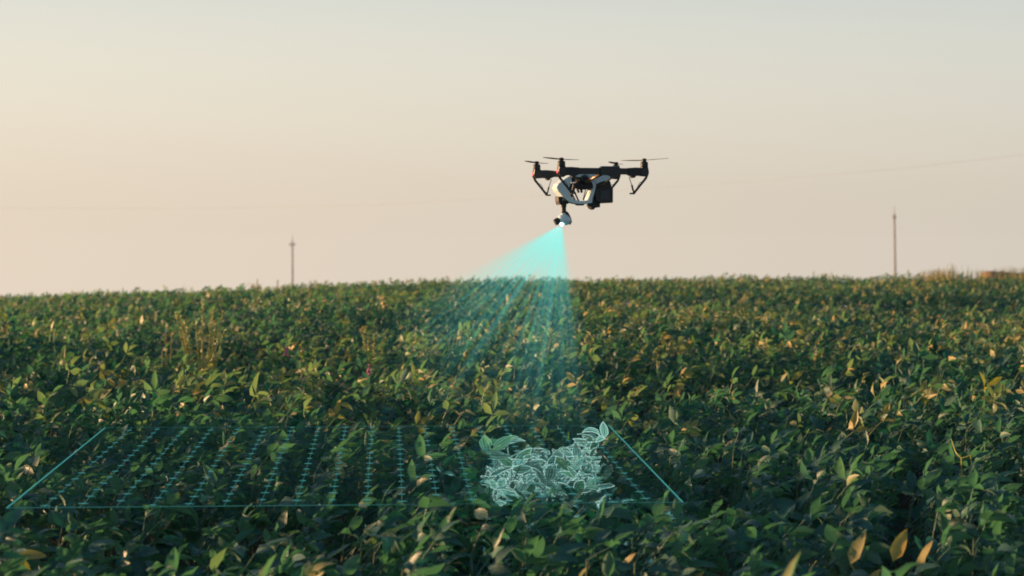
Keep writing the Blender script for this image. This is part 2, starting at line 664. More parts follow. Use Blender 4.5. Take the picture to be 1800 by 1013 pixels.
glow_meshes = {}
plants = []
for (x, y) in pts:
    gz = float(ground_z(x, y))
    h = 0.66 + 0.05 * math.sin(3.1 * x + 1.3 * y) + 0.04 * math.sin(2.3 * y - 1.2 * x + 1) + random.uniform(-0.05, 0.05)
    root = empty("soybean_plant", (x, y, gz))
    plants.append((root, x, y))
    me, lx, ly = random.choice(stem_meshes)
    st = link_mesh("stem", me, None, root)
    st.scale = (1, 1, h)
    ppx, ppy = to_px((x + 0.05, y, gz + h + 0.06))
    in_patch = abs(ppx - 945) < 135 and 735 < ppy < 890
    if in_patch and ppy < 805: h += 0.03
    nl = 30 if in_patch else random.randint(17, 19)
    ph = random.uniform(0, 6.28)
    for k in range(nl):
        t = 0.28 + 0.72 * (k + random.uniform(-0.3, 0.3)) / (nl - 1)
        t = min(0.94 if in_patch and y < 7.9 else 1.0, max(0.25, t))
        v = random.randrange(NV)
        o = link_mesh("leaf", near_mesh[v], None, root)
        o.location = (lx * t, ly * t, h * t)
        hd = ph + k * 2.4
        # turned by the wind towards +X
        if not in_patch:
            hd = math.atan2(math.sin(hd) * 0.7, math.cos(hd) + 1.05)
        o.rotation_euler = (random.gauss(0, 0.22), random.gauss(-0.12, 0.22), hd)
        s = random.uniform(0.85, 1.18) * (0.8 + 0.25 * (1 - abs(t - 0.75)))
        o.scale = (s, s, s)
        tone = min(0.66, max(0.02, random.gauss(0.27, 0.15)))
        if random.random() < 0.018: tone = random.uniform(0.76, 0.98)
        o.color = (tone, random.random(), 0, 1)
        wm = Vector((x, y, gz)) + Vector(o.location) + o.rotation_euler.to_matrix() @ (Vector(near_tpl[v][0].mean(0)) * s)
        px, py = to_px(wm)
        mz = o.rotation_euler.to_matrix() @ (Vector(max(near_tpl[v][0], key=lambda q: q[2])) * s)
        tpx, tpy = to_px(Vector((x, y, gz)) + Vector(o.location) + mz)
        inside = abs(px - 954) < 102 and 740 < py < 884 and tpy > 734
        if inside:
            o.material_slots[0].link = 'OBJECT'
            o.material_slots[0].material = random.choice(M_LEAF_SCAN)
        if inside and t > 0.5 and random.random() < 0.6:
            if v not in glow_meshes:
                glow_meshes[v] = glow_mesh(v)
            g = link_mesh("glowing_outline", glow_meshes[v], None, o)
            root["scan"] = 1

# upright yellowed leaves along the bottom edge
rs = random.Random(21)
used = set()
for n, (px, py) in enumerate(yellow_px):
    tip = at_depth(px, py, 5.65 + 0.0032 * (1010 - py))
    best = min((p for p in plants if p[0].name not in used), key=lambda p: (p[1] - tip.x) ** 2 + (p[2] - tip.y) ** 2)
    root, x, y = best
    used.add(root.name)
    v, q, u = leaflet(0.115, 0.05, 6, R(18), R(rs.uniform(5, 25)), R(rs.uniform(-20, 20)), 3)
    me = arrays_mesh("leaf", v, q, u)
    me.materials.append(M_LEAF_OBJ)
    o = link_mesh("leaf", me, None, root)
    o.rotation_euler = (R(rs.uniform(-60, 60)), -R(rs.uniform(60, 78)), R(rs.uniform(-40, 30)))
    tipl = o.rotation_euler.to_matrix() @ Vector(v[-2])
    b = tip - tipl - Vector(root.location)
    o.location = b
    o.color = (rs.uniform(0.84, 1.0), 0.5, 0, 1)
    bm = bmesh.new()
    top = Vector((0.03, 0, 0.45))
    tube(bm, [top, top.lerp(b, 0.5) + Vector((0, 0, 0.02)), b], [0.003, 0.0024, 0.0016], 4)
    from_bm("petiole", bm, M_STEM, root)
    prop(root, "soybean plant with an upright yellow leaf, %s from left along the bottom" % ordinal[n], "plant", "soybean plants with yellow leaves")

for root, x, y in plants:
    if "label" in root:
        continue
    px, py = to_px((x, y, 0.8))
    if root.get("scan"):
        prop(root, "soybean plant whose leaves carry glowing cyan outlines in the scanned patch", "plant", "soybean plants in the scanned patch")
    elif py > 893:
        prop(root, "dark green soybean plant in the shade in front of the glowing grid", "plant", "soybean plants in front of the grid")
    elif py > 750 and (px - 12) > (893 - py) * 1.23 and px < 1200 - (883 - py) * 0.963:
        prop(root, "dark green soybean plant beneath the glowing lines of the grid", "plant", "soybean plants beneath the grid")
    elif px > 1000 and py > 750:
        prop(root, "dark green soybean plant beside the slanting right edge of the glowing grid", "plant", "soybean plants beside the grid")
    elif py > 750:
        prop(root, "green soybean plant beside the slanting left edge of the glowing grid", "plant", "soybean plants beside the grid")
    else:
        prop(root, "green soybean plant just behind the far edge of the glowing grid", "plant", "soybean plants behind the grid")
for root, x, y in plants:
    if "scan" in root:
        del root["scan"]

# ---- the mass of the crop beyond and around
occupied = set()
for x, y in pts:
    occupied.add((round(x / S), round(y / S)))


def in_near(x, y):
    return (y > 4.95) & (y < Y_NEAR + 0.02) & (np.abs(x) < 0.2774 * (y + 0.15) + 0.1)


def scatter(y0, y1, dens, margin_l, margin_r):
    out = []
    steps = max(1, int((y1 - y0) / 1.0))
    for k in range(steps):
        a = y0 + (y1 - y0) * k / steps
        b = y0 + (y1 - y0) * (k + 1) / steps
        hw = 0.2774 * b
        xl, xr = -hw - margin_l, hw + margin_r
        n = int(dens * (xr - xl) * (b - a))
        out.append(np.stack([rng.uniform(xl, xr, n), rng.uniform(a, b, n)], 1))
    return np.concatenate(out)


def yellow_field(x, y):
    return 0.5 + 0.5 * np.sin(0.9 * x + 1.7 * np.sin(0.31 * y) + 0.4) * np.sin(0.37 * y + 0.8 * np.sin(0.5 * x))


def instances(P, tpls, zdepth, size, yellow):
    n = len(P)
    x, y = P[:, 0], P[:, 1]
    top = ground_z(x, y) + 0.66 + 0.05 * np.sin(3.1 * x + 1.3 * y) + 0.04 * np.sin(2.3 * y - 1.2 * x + 1) + 0.05 * np.sin(5.3 * x + 4.1 * y) * np.sin(1.9 * x - 3.0 * y)
    z = top - zdepth * rng.random(n) ** 1.3
    z = np.where(rng.random(n) < 0.22, top - rng.uniform(0.1, 0.62, n), z)
    em_ = rng.random(n) < np.where(y > 25, 0.11, 0.12)
    z = np.where(em_, top + rng.uniform(0.02, 0.10, n) * np.where(y > 25, 0.7, 1.0), z)
    hd = heading(n)
    ax, ay = rng.normal(0, 0.24, n), rng.normal(-0.1, 0.26, n)
    sc = size * rng.uniform(0.8, 1.2, n)
    cz, sz, cx, sx, cy, sy = np.cos(hd), np.sin(hd), np.cos(ax), np.sin(ax), np.cos(ay), np.sin(ay)
    M = np.empty((n, 3, 3))
    M[:, 0, 0] = cz * cy; M[:, 0, 1] = cz * sy * sx - sz * cx; M[:, 0, 2] = cz * sy * cx + sz * sx
    M[:, 1, 0] = sz * cy; M[:, 1, 1] = sz * sy * sx + cz * cx; M[:, 1, 2] = sz * sy * cx - cz * sx
    M[:, 2, 0] = -sy; M[:, 2, 1] = cy * sx; M[:, 2, 2] = cy * cx
    M *= sc[:, None, None]
    T = np.stack([x, y, z], 1)
    tone = np.clip(rng.normal(np.where(y > 18, 0.22, 0.28), 0.16, n), 0.02, 0.70)
    yel = rng.random(n) < np.where(em_, 2.9 * yellow, 0.15 * yellow) * (0.45 + 1.1 * yellow_field(x, y))  # gold mostly on raised leaves: yellowing plus painted-in colour of sunlit tips
    tone[yel] = rng.beta(2.0, 2.2, yel.sum()) * 0.30 + 0.70
    pick = rng.integers(0, len(tpls), n)
    Vs, Qs, Us, Ts = [], [], [], []
    off = 0
    for k, (V, Q, U, _) in enumerate(tpls):
        idx = np.nonzero(pick == k)[0]
        if len(idx) == 0: continue
        W = np.einsum('nij,vj->nvi', M[idx], V) + T[idx][:, None, :]
        m, nv = len(idx), len(V)
        Vs.append(W.reshape(-1, 3))
        Qs.append((Q[None] + (np.arange(m) * nv)[:, None, None] + off).reshape(-1, 4))
        Us.append(np.tile(U, (m, 1)))
        Ts.append(np.repeat(tone[idx], nv))
        off += m * nv
    return np.concatenate(Vs), np.concatenate(Qs), np.concatenate(Us), np.concatenate(Ts)


P1 = scatter(3.4, Y_NEAR + 0.02, 125, 4.0, 1.6)
P1 = P1[~in_near(P1[:, 0], P1[:, 1])]
P2 = scatter(Y_NEAR + 0.02, 18, 150, 3.0, 1.6)
P3 = scatter(18, 30, 130, 2.5, 1.5)
P4 = scatter(30, 50, 110, 2.0, 2.0)
chunks = [instances(P1, mid_tpl, 0.34, 1.0, 0.04), instances(P2, mid_tpl, 0.34, 1.0, 0.32),
          instances(P3, far_tpl, 0.30, 1.0, 0.30), instances(P4, far_tpl, 0.26, 1.0, 0.36)]
off = 0
Vs, Qs, Us, Ts = [], [], [], []
for V, Q, U, T in chunks:
    Vs.append(V); Qs.append(Q + off); Us.append(U); Ts.append(T)
    off += len(V)
crop_me = arrays_mesh("soybean_crop", np.concatenate(Vs), np.concatenate(Qs), np.concatenate(Us), np.concatenate(Ts))
crop = link_mesh("soybean_crop", crop_me, M_LEAF_MASS)
prop(crop, "dense green and yellowing soybean crop with sun-gold tips rolling up to the skyline", "crop", kind="stuff")

# ------------------------------------------------------------------ drone
PSI = R(14.6)
DR = Vector((136.0 / F * 9.0, 9.0, CAM_Z + (415 - 300) / F * 9.0))
drone = empty("drone", DR, PSI)
prop(drone, "black and white quadcopter drone hovering above the field with a camera gimbal", "drone")
cP, sP = math.cos(PSI), math.sin(PSI)


def D(X, Y, b):
    """a point of the drone in its own axes (rearward, far, up) measured in its side view"""
    px, py = 910 + X / 5.96, 260 + Y / 5.96
    u = (px - 900) / F
    a = (u * (9 + b * cP) - DR.x + b * sP) / (cP - u * sP)
    dep = 9 + a * sP + b * cP
    return Vector((a, b, CAM_Z + (415 - py) / F * dep - DR.z))


BW = 0.22
AF, AR = -0.206, 0.206


def prism(bm, pts, b0, b1, chamfer=0.0):
    """side outline extruded across the drone; slices pulled in at the sides when chamfered"""
    pts = [(p.x, p.z) for p in pts]
    cx = sum(p[0] for p in pts) / len(pts)
    cz = sum(p[1] for p in pts) / len(pts)
    sl = [(b0, 1 - chamfer), (b0 + (b1 - b0) * 0.18, 1.0), (b1 - (b1 - b0) * 0.18, 1.0), (b1, 1 - chamfer)] if chamfer else [(b0, 1), (b1, 1)]
    rings = [[bm.verts.new((cx + (x - cx) * s, b, cz + (z - cz) * s)) for x, z in pts] for b, s in sl]
    n = len(pts)
    for i in range(len(rings) - 1):
        for k in range(n):
            bm.faces.new((rings[i][k], rings[i][(k + 1) % n], rings[i + 1][(k + 1) % n], rings[i + 1][k]))
    bm.faces.new(rings[0][::-1])
    bm.faces.new(rings[-1])
    return bm


# white shell ring around the open middle
outer = [(600, 262), (680, 268), (740, 298), (788, 348), (795, 400), (778, 470), (760, 530), (755, 578), (690, 592), (600, 590), (520, 573), (450, 520), (395, 452), (380, 420), (400, 380), (460, 332), (530, 290)]
inner = [(590, 312), (660, 312), (715, 332), (750, 365), (762, 405), (750, 465), (730, 520), (724, 548), (680, 560), (610, 557), (565, 542), (535, 510), (522, 470), (516, 430), (522, 390), (540, 350), (560, 325)]
bm = bmesh.new()
n = len(outer)
slices = []
for b, k in ((-0.042, 0.88), (-0.040, 0.96), (-0.036, 1.0), (0.036, 1.0), (0.040, 0.96), (0.042, 0.88)):
    ro, ri = [], []
    for (ox, oy), (ix, iy) in zip(outer, inner):
        po, pi = D(ox, oy, 0), D(ix, iy, 0)
        mid = (po + pi) / 2
        po, pi = mid + (po - mid) * k, mid + (pi - mid) * k
        ro.append(bm.verts.new((po.x, b, po.z)))
        ri.append(bm.verts.new((pi.x, b, pi.z)))
    slices.append((ro, ri))
for i in range(len(slices) - 1):
    for w in (0, 1):
        A, B = slices[i][w], slices[i + 1][w]
        for k in range(n):
            bm.faces.new((A[k], A[(k + 1) % n], B[(k + 1) % n], B[k]))
for i in (0, -1):
    A, B = slices[i]
    for k in range(n):
        bm.faces.new((A[k], A[(k + 1) % n], B[(k + 1) % n], B[k]))
shell = from_bm("body_shell", bm, M_WHITE, drone)
shell["label"] = "white curved fairing around the open middle of the body"
bm = bmesh.new()
prism(bm, [D(*p, 0) for p in ((640, 258), (850, 262), (960, 290), (985, 318), (940, 342), (850, 362), (795, 385), (765, 350), (705, 300))], -0.045, 0.045, 0.10)
from_bm("rear_fairing", bm, M_WHITE, shell, bevel=0.002)
bm = bmesh.new()
prism(bm, [D(*p, 0) for p in ((535, 300), (585, 296), (572, 360), (540, 372))], -0.0435, -0.038)
from_bm("side_window", bm, M_MATT, shell)

# battery and rear electronics
bm = bmesh.new()
prism(bm, [D(*p, 0) for p in ((800, 352), (945, 350), (960, 410), (975, 430), (975, 578), (850, 585), (790, 560), (778, 470), (796, 395))], -0.042, 0.042, 0.05)
bat = from_bm("battery", bm, M_BLACK, drone, bevel=0.003)
bm = bmesh.new()
prism(bm, [D(*p, 0) for p in ((835, 455), (930, 440), (935, 545), (840, 550))], -0.0455, -0.040)
from_bm("battery_panel", bm, plain("slate_panel", (0.05, 0.055, 0.07), 0.5), bat, bevel=0.001)
bm = bmesh.new()
prism(bm, [D(*p, 0) for p in ((755, 520), (850, 560), (848, 625), (800, 630), (780, 650), (758, 640), (735, 605), (745, 560))], -0.03, 0.03, 0.08)
from_bm("vision_sensor", bm, M_MATT, drone, bevel=0.002)
bm = bmesh.new()
prism(bm, [D(*p, 0) for p in ((600, 588), (690, 590), (676, 606), (630, 606))], -0.025, 0.025, 0.05)
from_bm("belly_sensor", bm, M_MATT, drone)

# machinery in the open middle
core = empty("centre_frame", (0, 0, 0))
core.parent = drone
bm = bmesh.new()
c = D(672, 335, 0)
revolve(bm, [(0.012, -0.056), (0.021, -0.052), (0.0235, -0.036), (0.0235, 0.036), (0.021, 0.052), (0.012, 0.056)], (c.x, 0, c.z), 'Y', 20)
from_bm("pivot_drum", bm, M_BLACK, core, smooth=False)
bm = bmesh.new()
prism(bm, [D(*p, 0) for p in ((560, 372), (700, 362), (765, 385), (768, 430), (690, 442), (600, 420), (560, 425))], -0.045, 0.045, 0.08)
from_bm("gear_block", bm, M_MATT, core, bevel=0.0015)
bm = bmesh.new()
prism(bm, [D(*p, 0) for p in ((500, 430), (520, 395), (575, 378), (585, 440), (560, 480), (515, 480))], -0.036, 0.036, 0.1)
from_bm("motor_housing", bm, M_BLACK, core, bevel=0.0015)
for p, q, r_ in (((560, 430), (622, 560), 0.0042), ((545, 470), (545, 562), 0.0055), ((722, 430), (672, 550), 0.0026), ((692, 440), (668, 550), 0.0022), ((640, 425), (655, 470), 0.006)):
    for s in ((-1, 1) if r_ > 0.004 else (-1,)):
        bm = bmesh.new()
        tube(bm, [D(*p, 0) + Vector((0, s * 0.03, 0)), D(*q, 0) + Vector((0, s * 0.026, 0))], r_, 8)
        from_bm("strut", bm, M_MATT, core)

# booms, arms, motors, propellers, legs
zb = D(700, 245, -BW).z
for s in (-1, 1):
    b = s * BW
    boom = empty("boom", (0, 0, 0))
    boom.parent = drone
    bm = bmesh.new()
    prism(bm, [Vector((x, 0, z)) for x, z in ((AF + 0.01, zb + 0.013), (AF + 0.07, zb + 0.015), (AR - 0.01, zb + 0.015), (AR - 0.01, zb - 0.015), (AF + 0.01, zb - 0.015))], b - 0.013, b + 0.013, 0.0)
    from_bm("boom_tube", bm, M_BLACK, boom, bevel=0.005)
    for ae, sg in ((AF, 1), (AR, -1)):
        bm = bmesh.new()
        prism(bm, [Vector((ae + sg * x, 0, zb + z)) for x, z in ((0.0, 0.017), (0.045, 0.019), (0.085, 0.0165), (0.085, -0.016), (0.07, -0.022), (0.062, -0.032), (0.050, -0.030), (0.046, -0.021), (0.0, -0.021))], b - 0.0165, b + 0.0165, 0.04)
        from_bm("end_bracket", bm, M_MATT, boom, bevel=0.002)
    ca = D(965, 220, -BW).x
    bm = bmesh.new()
    prism(bm, [Vector((ca + x, 0, zb + z)) for x, z in ((-0.055, 0.014), (-0.043, 0.024), (0.038, 0.024), (0.048, 0.016), (0.05, -0.022), (0.040, -0.030), (0.012, -0.030), (0.0, -0.020), (-0.055, -0.017))], b - 0.020, b + 0.020, 0.05)
    from_bm("arm_clamp", bm, M_BLACK, boom, bevel=0.002)
    # tubes up from the body to the boom
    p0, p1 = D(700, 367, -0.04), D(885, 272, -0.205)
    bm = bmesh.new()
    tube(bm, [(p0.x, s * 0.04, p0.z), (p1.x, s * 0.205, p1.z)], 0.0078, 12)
    from_bm("lift_arm", bm, M_TUBE_SUNLIT, drone, smooth=True)
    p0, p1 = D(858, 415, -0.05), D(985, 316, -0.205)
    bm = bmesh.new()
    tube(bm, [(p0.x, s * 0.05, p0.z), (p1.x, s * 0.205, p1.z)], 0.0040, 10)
    from_bm("link_rod", bm, M_TUBE_SUNLIT, drone, smooth=True)
    for ae, sg in ((AF, 1), (AR, -1)):
        mo = empty("motor", (0, 0, 0))
        mo.parent = drone
        bm = bmesh.new()
        prism(bm, [Vector((ae + sg * x, 0, zb + z)) for x, z in ((-0.016, 0.022), (0.018, 0.022), (0.022, 0.0), (0.020, -0.022), (-0.012, -0.024), (-0.021, -0.004))], b - 0.0185, b + 0.0185, 0.12)
        from_bm("motor_pod", bm, M_BLACK, mo, bevel=0.003)
        bm = bmesh.new()
        revolve(bm, [(0.015, 0.020), (0.0185, 0.024), (0.0185, 0.041), (0.0165, 0.046), (0.009, 0.048)], (ae, b, zb), 'Z', 22)
        from_bm("motor_bell", bm, M_MATT, mo, smooth=False)
        bm = bmesh.new()
        box(bm, (ae + (-0.0225 if ae < 0 else 0.0165), b - 0.004, zb - 0.010), (ae + (-0.0175 if ae < 0 else 0.0215), b + 0.004, zb + 0.006))
        from_bm("status_light", bm, M_LED if ae < 0 else M_METAL, mo, bevel=0.001)
        pr = empty("propeller", (ae, b, zb + 0.053))
        pr.parent = drone
        pr.rotation_euler = (0, 0, {(-1, 1): 0.75, (-1, -1): -1.15, (1, 1): 0.95, (1, -1): 1.05}[(s, sg)])
        bm = bmesh.new()
        revolve(bm, [(0.010, -0.005), (0.0115, 0.0), (0.0115, 0.007), (0.008, 0.0095)], (0, 0, 0), 'Z', 18)
        from_bm("hub", bm, M_MATT, pr)
        for e in (1, -1):
            bm = bmesh.new()
            up, dn = [], []
            for t in (0.05, 0.15, 0.3, 0.5, 0.7, 0.85, 0.96, 1.0):
                x = 0.165 * t * e
                ch = 0.018 * (0.45 + 2.2 * t * (1 - t) ** 0.7 if t < 0.97 else 0.25)
                tw = R(20 - 13 * t) * e
                zc = 0.001 + 0.004 * t
                th = 0.0011
                row = []
                for yv, zz in ((-0.5, 0), (0, th), (0.5, 0), (0, -th)):
                    row.append(bm.verts.new((x, yv * ch * math.cos(tw) - zz * math.sin(tw), zc + yv * ch * math.sin(tw) + zz)))
                up.append(row)
            for i in range(len(up) - 1):
                for k in range(4):
                    bm.faces.new((up[i][k], up[i][(k + 1) % 4], up[i + 1][(k + 1) % 4], up[i + 1][k]))
            bm.faces.new(up[0]); bm.faces.new(up[-1])
            from_bm("blade", bm, M_MATT, pr, smooth=True)
        lg = empty("landing_leg", (0, 0, 0))
        lg.parent = drone
        ft = Vector((ae + sg * 0.052, b, zb - 0.104))
        bm = bmesh.new()
        tube(bm, [(ae - sg * 0.016, b, zb - 0.008), (ae - sg * 0.008, b, zb - 0.032), (ae + sg * 0.022, b, zb - 0.068), ft], [0.0085, 0.0062, 0.0055, 0.006], 8)
        from_bm("outer_strut", bm, M_BLACK, lg)
        bm = bmesh.new()
        tube(bm, [(ae + sg * 0.076, b, zb - 0.026), (ae + sg * 0.062, b, zb - 0.066)], 0.0019, 6)
        tube(bm, [(ae + sg * 0.062, b, zb - 0.064), ft], [0.0048, 0.0042], 8)
        from_bm("inner_strut", bm, M_BLACK, lg)
        bm = bmesh.new()
        tube(bm, [(ae + sg * 0.006, b, zb - 0.046), (ae + sg * 0.022, b, zb - 0.052), (ae + sg * 0.032, b, zb - 0.07), (ae + sg * 0.036, b, zb - 0.083)], 0.0013, 5)
        from_bm("antenna_wire", bm, M_BLACK, lg)
        bm = bmesh.new()
        box(bm, (min(ft.x - sg * 0.004, ft.x + sg * 0.019), b - 0.007, ft.z - 0.005), (max(ft.x - sg * 0.004, ft.x + sg * 0.019), b + 0.007, ft.z + 0.0025))
        from_bm("foot", bm, M_MATT, lg, bevel=0.002)

# camera gimbal under the nose
gim = empty("gimbal", (0, 0, 0))
gim.parent = drone
bm = bmesh.new()
prism(bm, [D(*p, 0) for p in ((405, 508), (438, 515), (452, 548), (520, 580), (515, 590), (450, 585), (420, 600), (408, 560))], -0.03, 0.03, 0.06)
from_bm("mount_plate", bm, M_MATT, gim, bevel=0.0015)
c = D(480, 600, 0)
h0, h1 = D(480, 572, 0).z - c.z, D(480, 684, 0).z - c.z
bm = bmesh.new()
revolve(bm, [(0.011, h0), (0.0145, h0 - 0.006), (0.0145, h0 - 0.020), (0.0125, h0 - 0.024), (0.0125, h1 + 0.004), (0.009, h1)], c, 'Z', 20)
from_bm("pan_motor", bm, M_BLACK, gim)
bm = bmesh.new()
tube(bm, [D(490, 668, 0.0), D(520, 690, 0.01), D(545, 735, 0.018), D(553, 775, 0.02), D(540, 800, 0.018)], [0.0075, 0.0075, 0.0065, 0.0075, 0.0065], 10)
from_bm("yoke_arm", bm, M_BLACK, gim, smooth=True)
cc = D(486, 752, 0)
bm = bmesh.new()
bmesh.ops.create_uvsphere(bm, u_segments=24, v_segments=16, radius=1.0, matrix=Matrix.Translation(cc) @ Matrix.Rotation(R(24), 4, 'Y') @ Matrix.Diagonal((0.034, 0.028, 0.026, 1)))
cam_ball = from_bm("camera_head", bm, M_WHITE, gim, smooth=True)
bm = bmesh.new()
prism(bm, [D(*p, 0) for p in ((452, 690), (490, 684), (506, 716), (470, 722))], -0.016, 0.016, 0.06)
from_bm("head_cap", bm, M_WHITE, gim, bevel=0.002)
lc = D(412, 772, 0)
bm = bmesh.new()
dirl = Vector((-0.9, 0, -0.42)).normalized()
tube(bm, [lc - dirl * -0.012 * -1, lc, lc + dirl * 0.012], [0.0165, 0.0172, 0.0155], 20)
from_bm("lens_barrel", bm, M_MATT, gim)
# the lit scanner lamp on the underside of the head
LAMP = D(462, 800, -0.008)
bm = bmesh.new()
bmesh.ops.create_uvsphere(bm, u_segments=16, v_segments=10, radius=0.0085, matrix=Matrix.Translation(LAMP))
lamp = from_bm("scanner_lamp", bm, M_LAMP, gim, smooth=True)
lamp["label"] = "glowing cyan lamp under the camera head"

# ------------------------------------------------------------------ scanning beam
LW = Matrix.Translation(DR) @ Matrix.Rotation(PSI, 4, 'Z') @ LAMP
sp_d = bpy.data.lights.new("scanner_light", 'SPOT')
sp_d.energy = 26.0
sp_d.color = (0.35, 1.0, 0.9)
sp_d.spot_size = R(44)
sp_d.spot_blend = 0.8
sp_d.shadow_soft_size = 0.012
sp = bpy.data.objects.new("scanner_light", sp_d)
COL.objects.link(sp)
aim = at_height(948, 815, 0.8)
sp.location = LW + (aim - LW).normalized() * 0.012
sp.rotation_euler = (LW - aim).to_track_quat('Z', 'Y').to_euler()
UL, UR, VN, VF, H = -2.25, 0.30, -0.42, 0.30, 1.18
bm = bmesh.new()
top = [bm.verts.new((math.cos(a) * 0.012, math.sin(a) * 0.012, 0.004)) for a in [2 * math.pi * k / 24 for k in range(24)]]
bot = []
for k in range(24):
    a = 2 * math.pi * k / 24
    bot.append(bm.verts.new((H * ((UL + UR) / 2 + (UR - UL) / 2 * math.cos(a)), H * ((VN + VF) / 2 + (VF - VN) / 2 * math.sin(a)), -H)))
for k in range(24):
    bm.faces.new((top[k], top[(k + 1) % 24], bot[(k + 1) % 24], bot[k]))
bm.faces.new(top[::-1]); bm.faces.new(bot)
mb, t, N, L = new_mat("scan_light")
out = N.new("ShaderNodeOutputMaterial")
tc = N.new("ShaderNodeTexCoord")
sx = N.new("ShaderNodeSeparateXYZ")
L.new(tc.outputs["Object"], sx.inputs[0])
mn = lambda *a, **k: math_node(N, L, *a, **k)
dz = mn('MAXIMUM', mn('MULTIPLY', sx.outputs[2], -1.0), 0.004)
u = mn('DIVIDE', sx.outputs[0], dz)
v = mn('DIVIDE', sx.outputs[1], dz)
ln = N.new("ShaderNodeVectorMath"); ln.operation = 'LENGTH'
L.new(tc.outputs["Object"], ln.inputs[0])
r = ln.outputs["Value"]


def smooth(x, a, b):
    mr = N.new("ShaderNodeMapRange")
    mr.interpolation_type = 'SMOOTHSTEP'
    L.new(x, mr.inputs["Value"])
    mr.inputs["From Min"].default_value = a
    mr.inputs["From Max"].default_value = b
    return mr.outputs["Result"]


fu = mn('MULTIPLY', smooth(u, -2.2, -1.3), mn('SUBTRACT', 1.0, smooth(u, -0.06, 0.26)))
# cross section: constant optical depth along the line of sight
vv = mn('DIVIDE', mn('ADD', v, 0.06), 0.2)
fv = mn('POWER', 2.718, mn('MULTIPLY', mn('MULTIPLY', vv, vv), -1.0))
# streaks fanning out from the lamp
cv = N.new("ShaderNodeCombineXYZ")
L.new(mn('MULTIPLY', u, 17.0), cv.inputs[0])
L.new(mn('MULTIPLY', v, 1.5), cv.inputs[1])
nz = N.new("ShaderNodeTexNoise"); nz.inputs["Scale"].default_value = 1.0; nz.inputs["Detail"].default_value = 3
L.new(cv.outputs[0], nz.inputs["Vector"])
streak = mn('ADD', mn('MULTIPLY', mn('SUBTRACT', smooth(nz.outputs["Fac"], 0.34, 0.68), 0.5), mn('MULTIPLY_ADD', smooth(r, 0.06, 0.4), 0.75, 0.3)), 0.72)


def gap(c, w):
    q = mn('DIVIDE', mn('SUBTRACT', u, c), w)
    return mn('SUBTRACT', 1.0, mn('MULTIPLY', mn('POWER', 2.718, mn('MULTIPLY', mn('MULTIPLY', q, q), -1.0)), 0.92))


gaps = mn('SUBTRACT', 1.0, mn('MULTIPLY', gap(-0.545, 0.05), gap(-0.42, 0.03)))
streak = mn('MULTIPLY', streak, mn('SUBTRACT', 1.0, mn('MULTIPLY', gaps, smooth(r, 0.16, 0.36))))
# falls off with distance, sooner towards the fan's left
decay = mn('MULTIPLY_ADD', smooth(u, -1.2, -0.3), 0.06, 0.34)
fall = mn('POWER', 2.718, mn('DIVIDE', mn('MULTIPLY', mn('SUBTRACT', r, 0.18), -1.0), decay))
end = mn('SUBTRACT', 1.0, smooth(r, 0.75, 1.2))
dens = mn('MULTIPLY', mn('MULTIPLY', fu, fv), mn('MULTIPLY', mn('MULTIPLY', streak, fall), end))
dens = mn('DIVIDE', dens, mn('MAXIMUM', dz, 0.02))
em = N.new("ShaderNodeEmission")
em.inputs["Color"].default_value = (0.25, 0.97, 1.0, 1)
L.new(mn('MULTIPLY', dens, 0.48), em.inputs["Strength"])
ab = N.new("ShaderNodeVolumeAbsorption")
ab.inputs["Color"].default_value = (0.0, 0.98, 0.99, 1)
L.new(mn('MULTIPLY', dens, 3.0), ab.inputs["Density"])
ad = N.new("ShaderNodeAddShader")
L.new(em.outputs[0], ad.inputs[0]); L.new(ab.outputs[0], ad.inputs[1])
L.new(ad.outputs[0], out.inputs["Volume"])
beam = from_bm("light_beam", bm, mb)
beam.location = LW
prop(beam, "fan of cyan scanning light falling from under the drone onto the crop", "light beam")

# ------------------------------------------------------------------ scanning grid on the crop
grid = empty("scanning_grid", (G_BL + G_BR + G_TL + G_TR) / 4)
prop(grid, "flat glowing cyan grid of ticked lines laid over the crop below the drone", "scan grid")
GO = Vector(grid.location)


def bar(name, p, q, r_, mat, parent, sides=6):
    bm = bmesh.new()
    tube(bm, [p, q], r_, sides)
    return from_bm(name, bm, mat, parent)


for p, q, r_, m_ in ((G_BL, G_TL, 0.0022, M_GRID), (G_BR, G_TR, 0.0024, M_GRID), (G_BL, G_BR, 0.0010, M_ROW), (G_TL, G_TR, 0.0005, M_ROW)):
    bar("border_line", p - GO, q - GO, r_, m_, grid)
bmt = bmesh.new()
tube(bmt, [(-0.5, 0, 0), (-0.25, 0, 0), (0.25, 0, 0), (0.5, 0, 0)], [0.0004, 0.0012, 0.0012, 0.0004], 6)
tick_me = bpy.data.meshes.new("tick")
bmt.to_mesh(tick_me); bmt.free()
tick_me.materials.append(M_TICK)
for k in range(18):
    fb = (75 + 62.6 * k - 12) / 1188.0
    p, q = G_BL.lerp(G_BR, fb), G_TL.lerp(G_TR, fb)
    dl = (q - p) * 0.004
    row = bar("row_line", p - GO + dl, q - GO - dl, 0.0010, M_ROW, grid, 5)
    nt_ = 15
    ph = random.uniform(0.1, 0.9)
    for i in range(nt_):
        f = (i + ph) / nt_
        c = p.lerp(q, f) - GO
        o = link_mesh("tick", tick_me, None, row)
        o.location = c + Vector((0, 0, 0.001))
        w = random.uniform(0.022, 0.034) * (1.15 if i < 2 else 1.0)
        o.scale = (w, 1, 1)
bm = bmesh.new()
for k in range(64):
    f = (k + random.uniform(0.2, 0.8)) / 64
    a, b = G_BL.lerp(G_TL, f) - GO, G_BR.lerp(G_TR, f + random.uniform(-0.01, 0.01)) - GO
    tube(bm, [a, b], 0.0006, 3)
sl = from_bm("scan_stripes", bm, M_FAINT, grid)
sl["kind"] = "stuff"

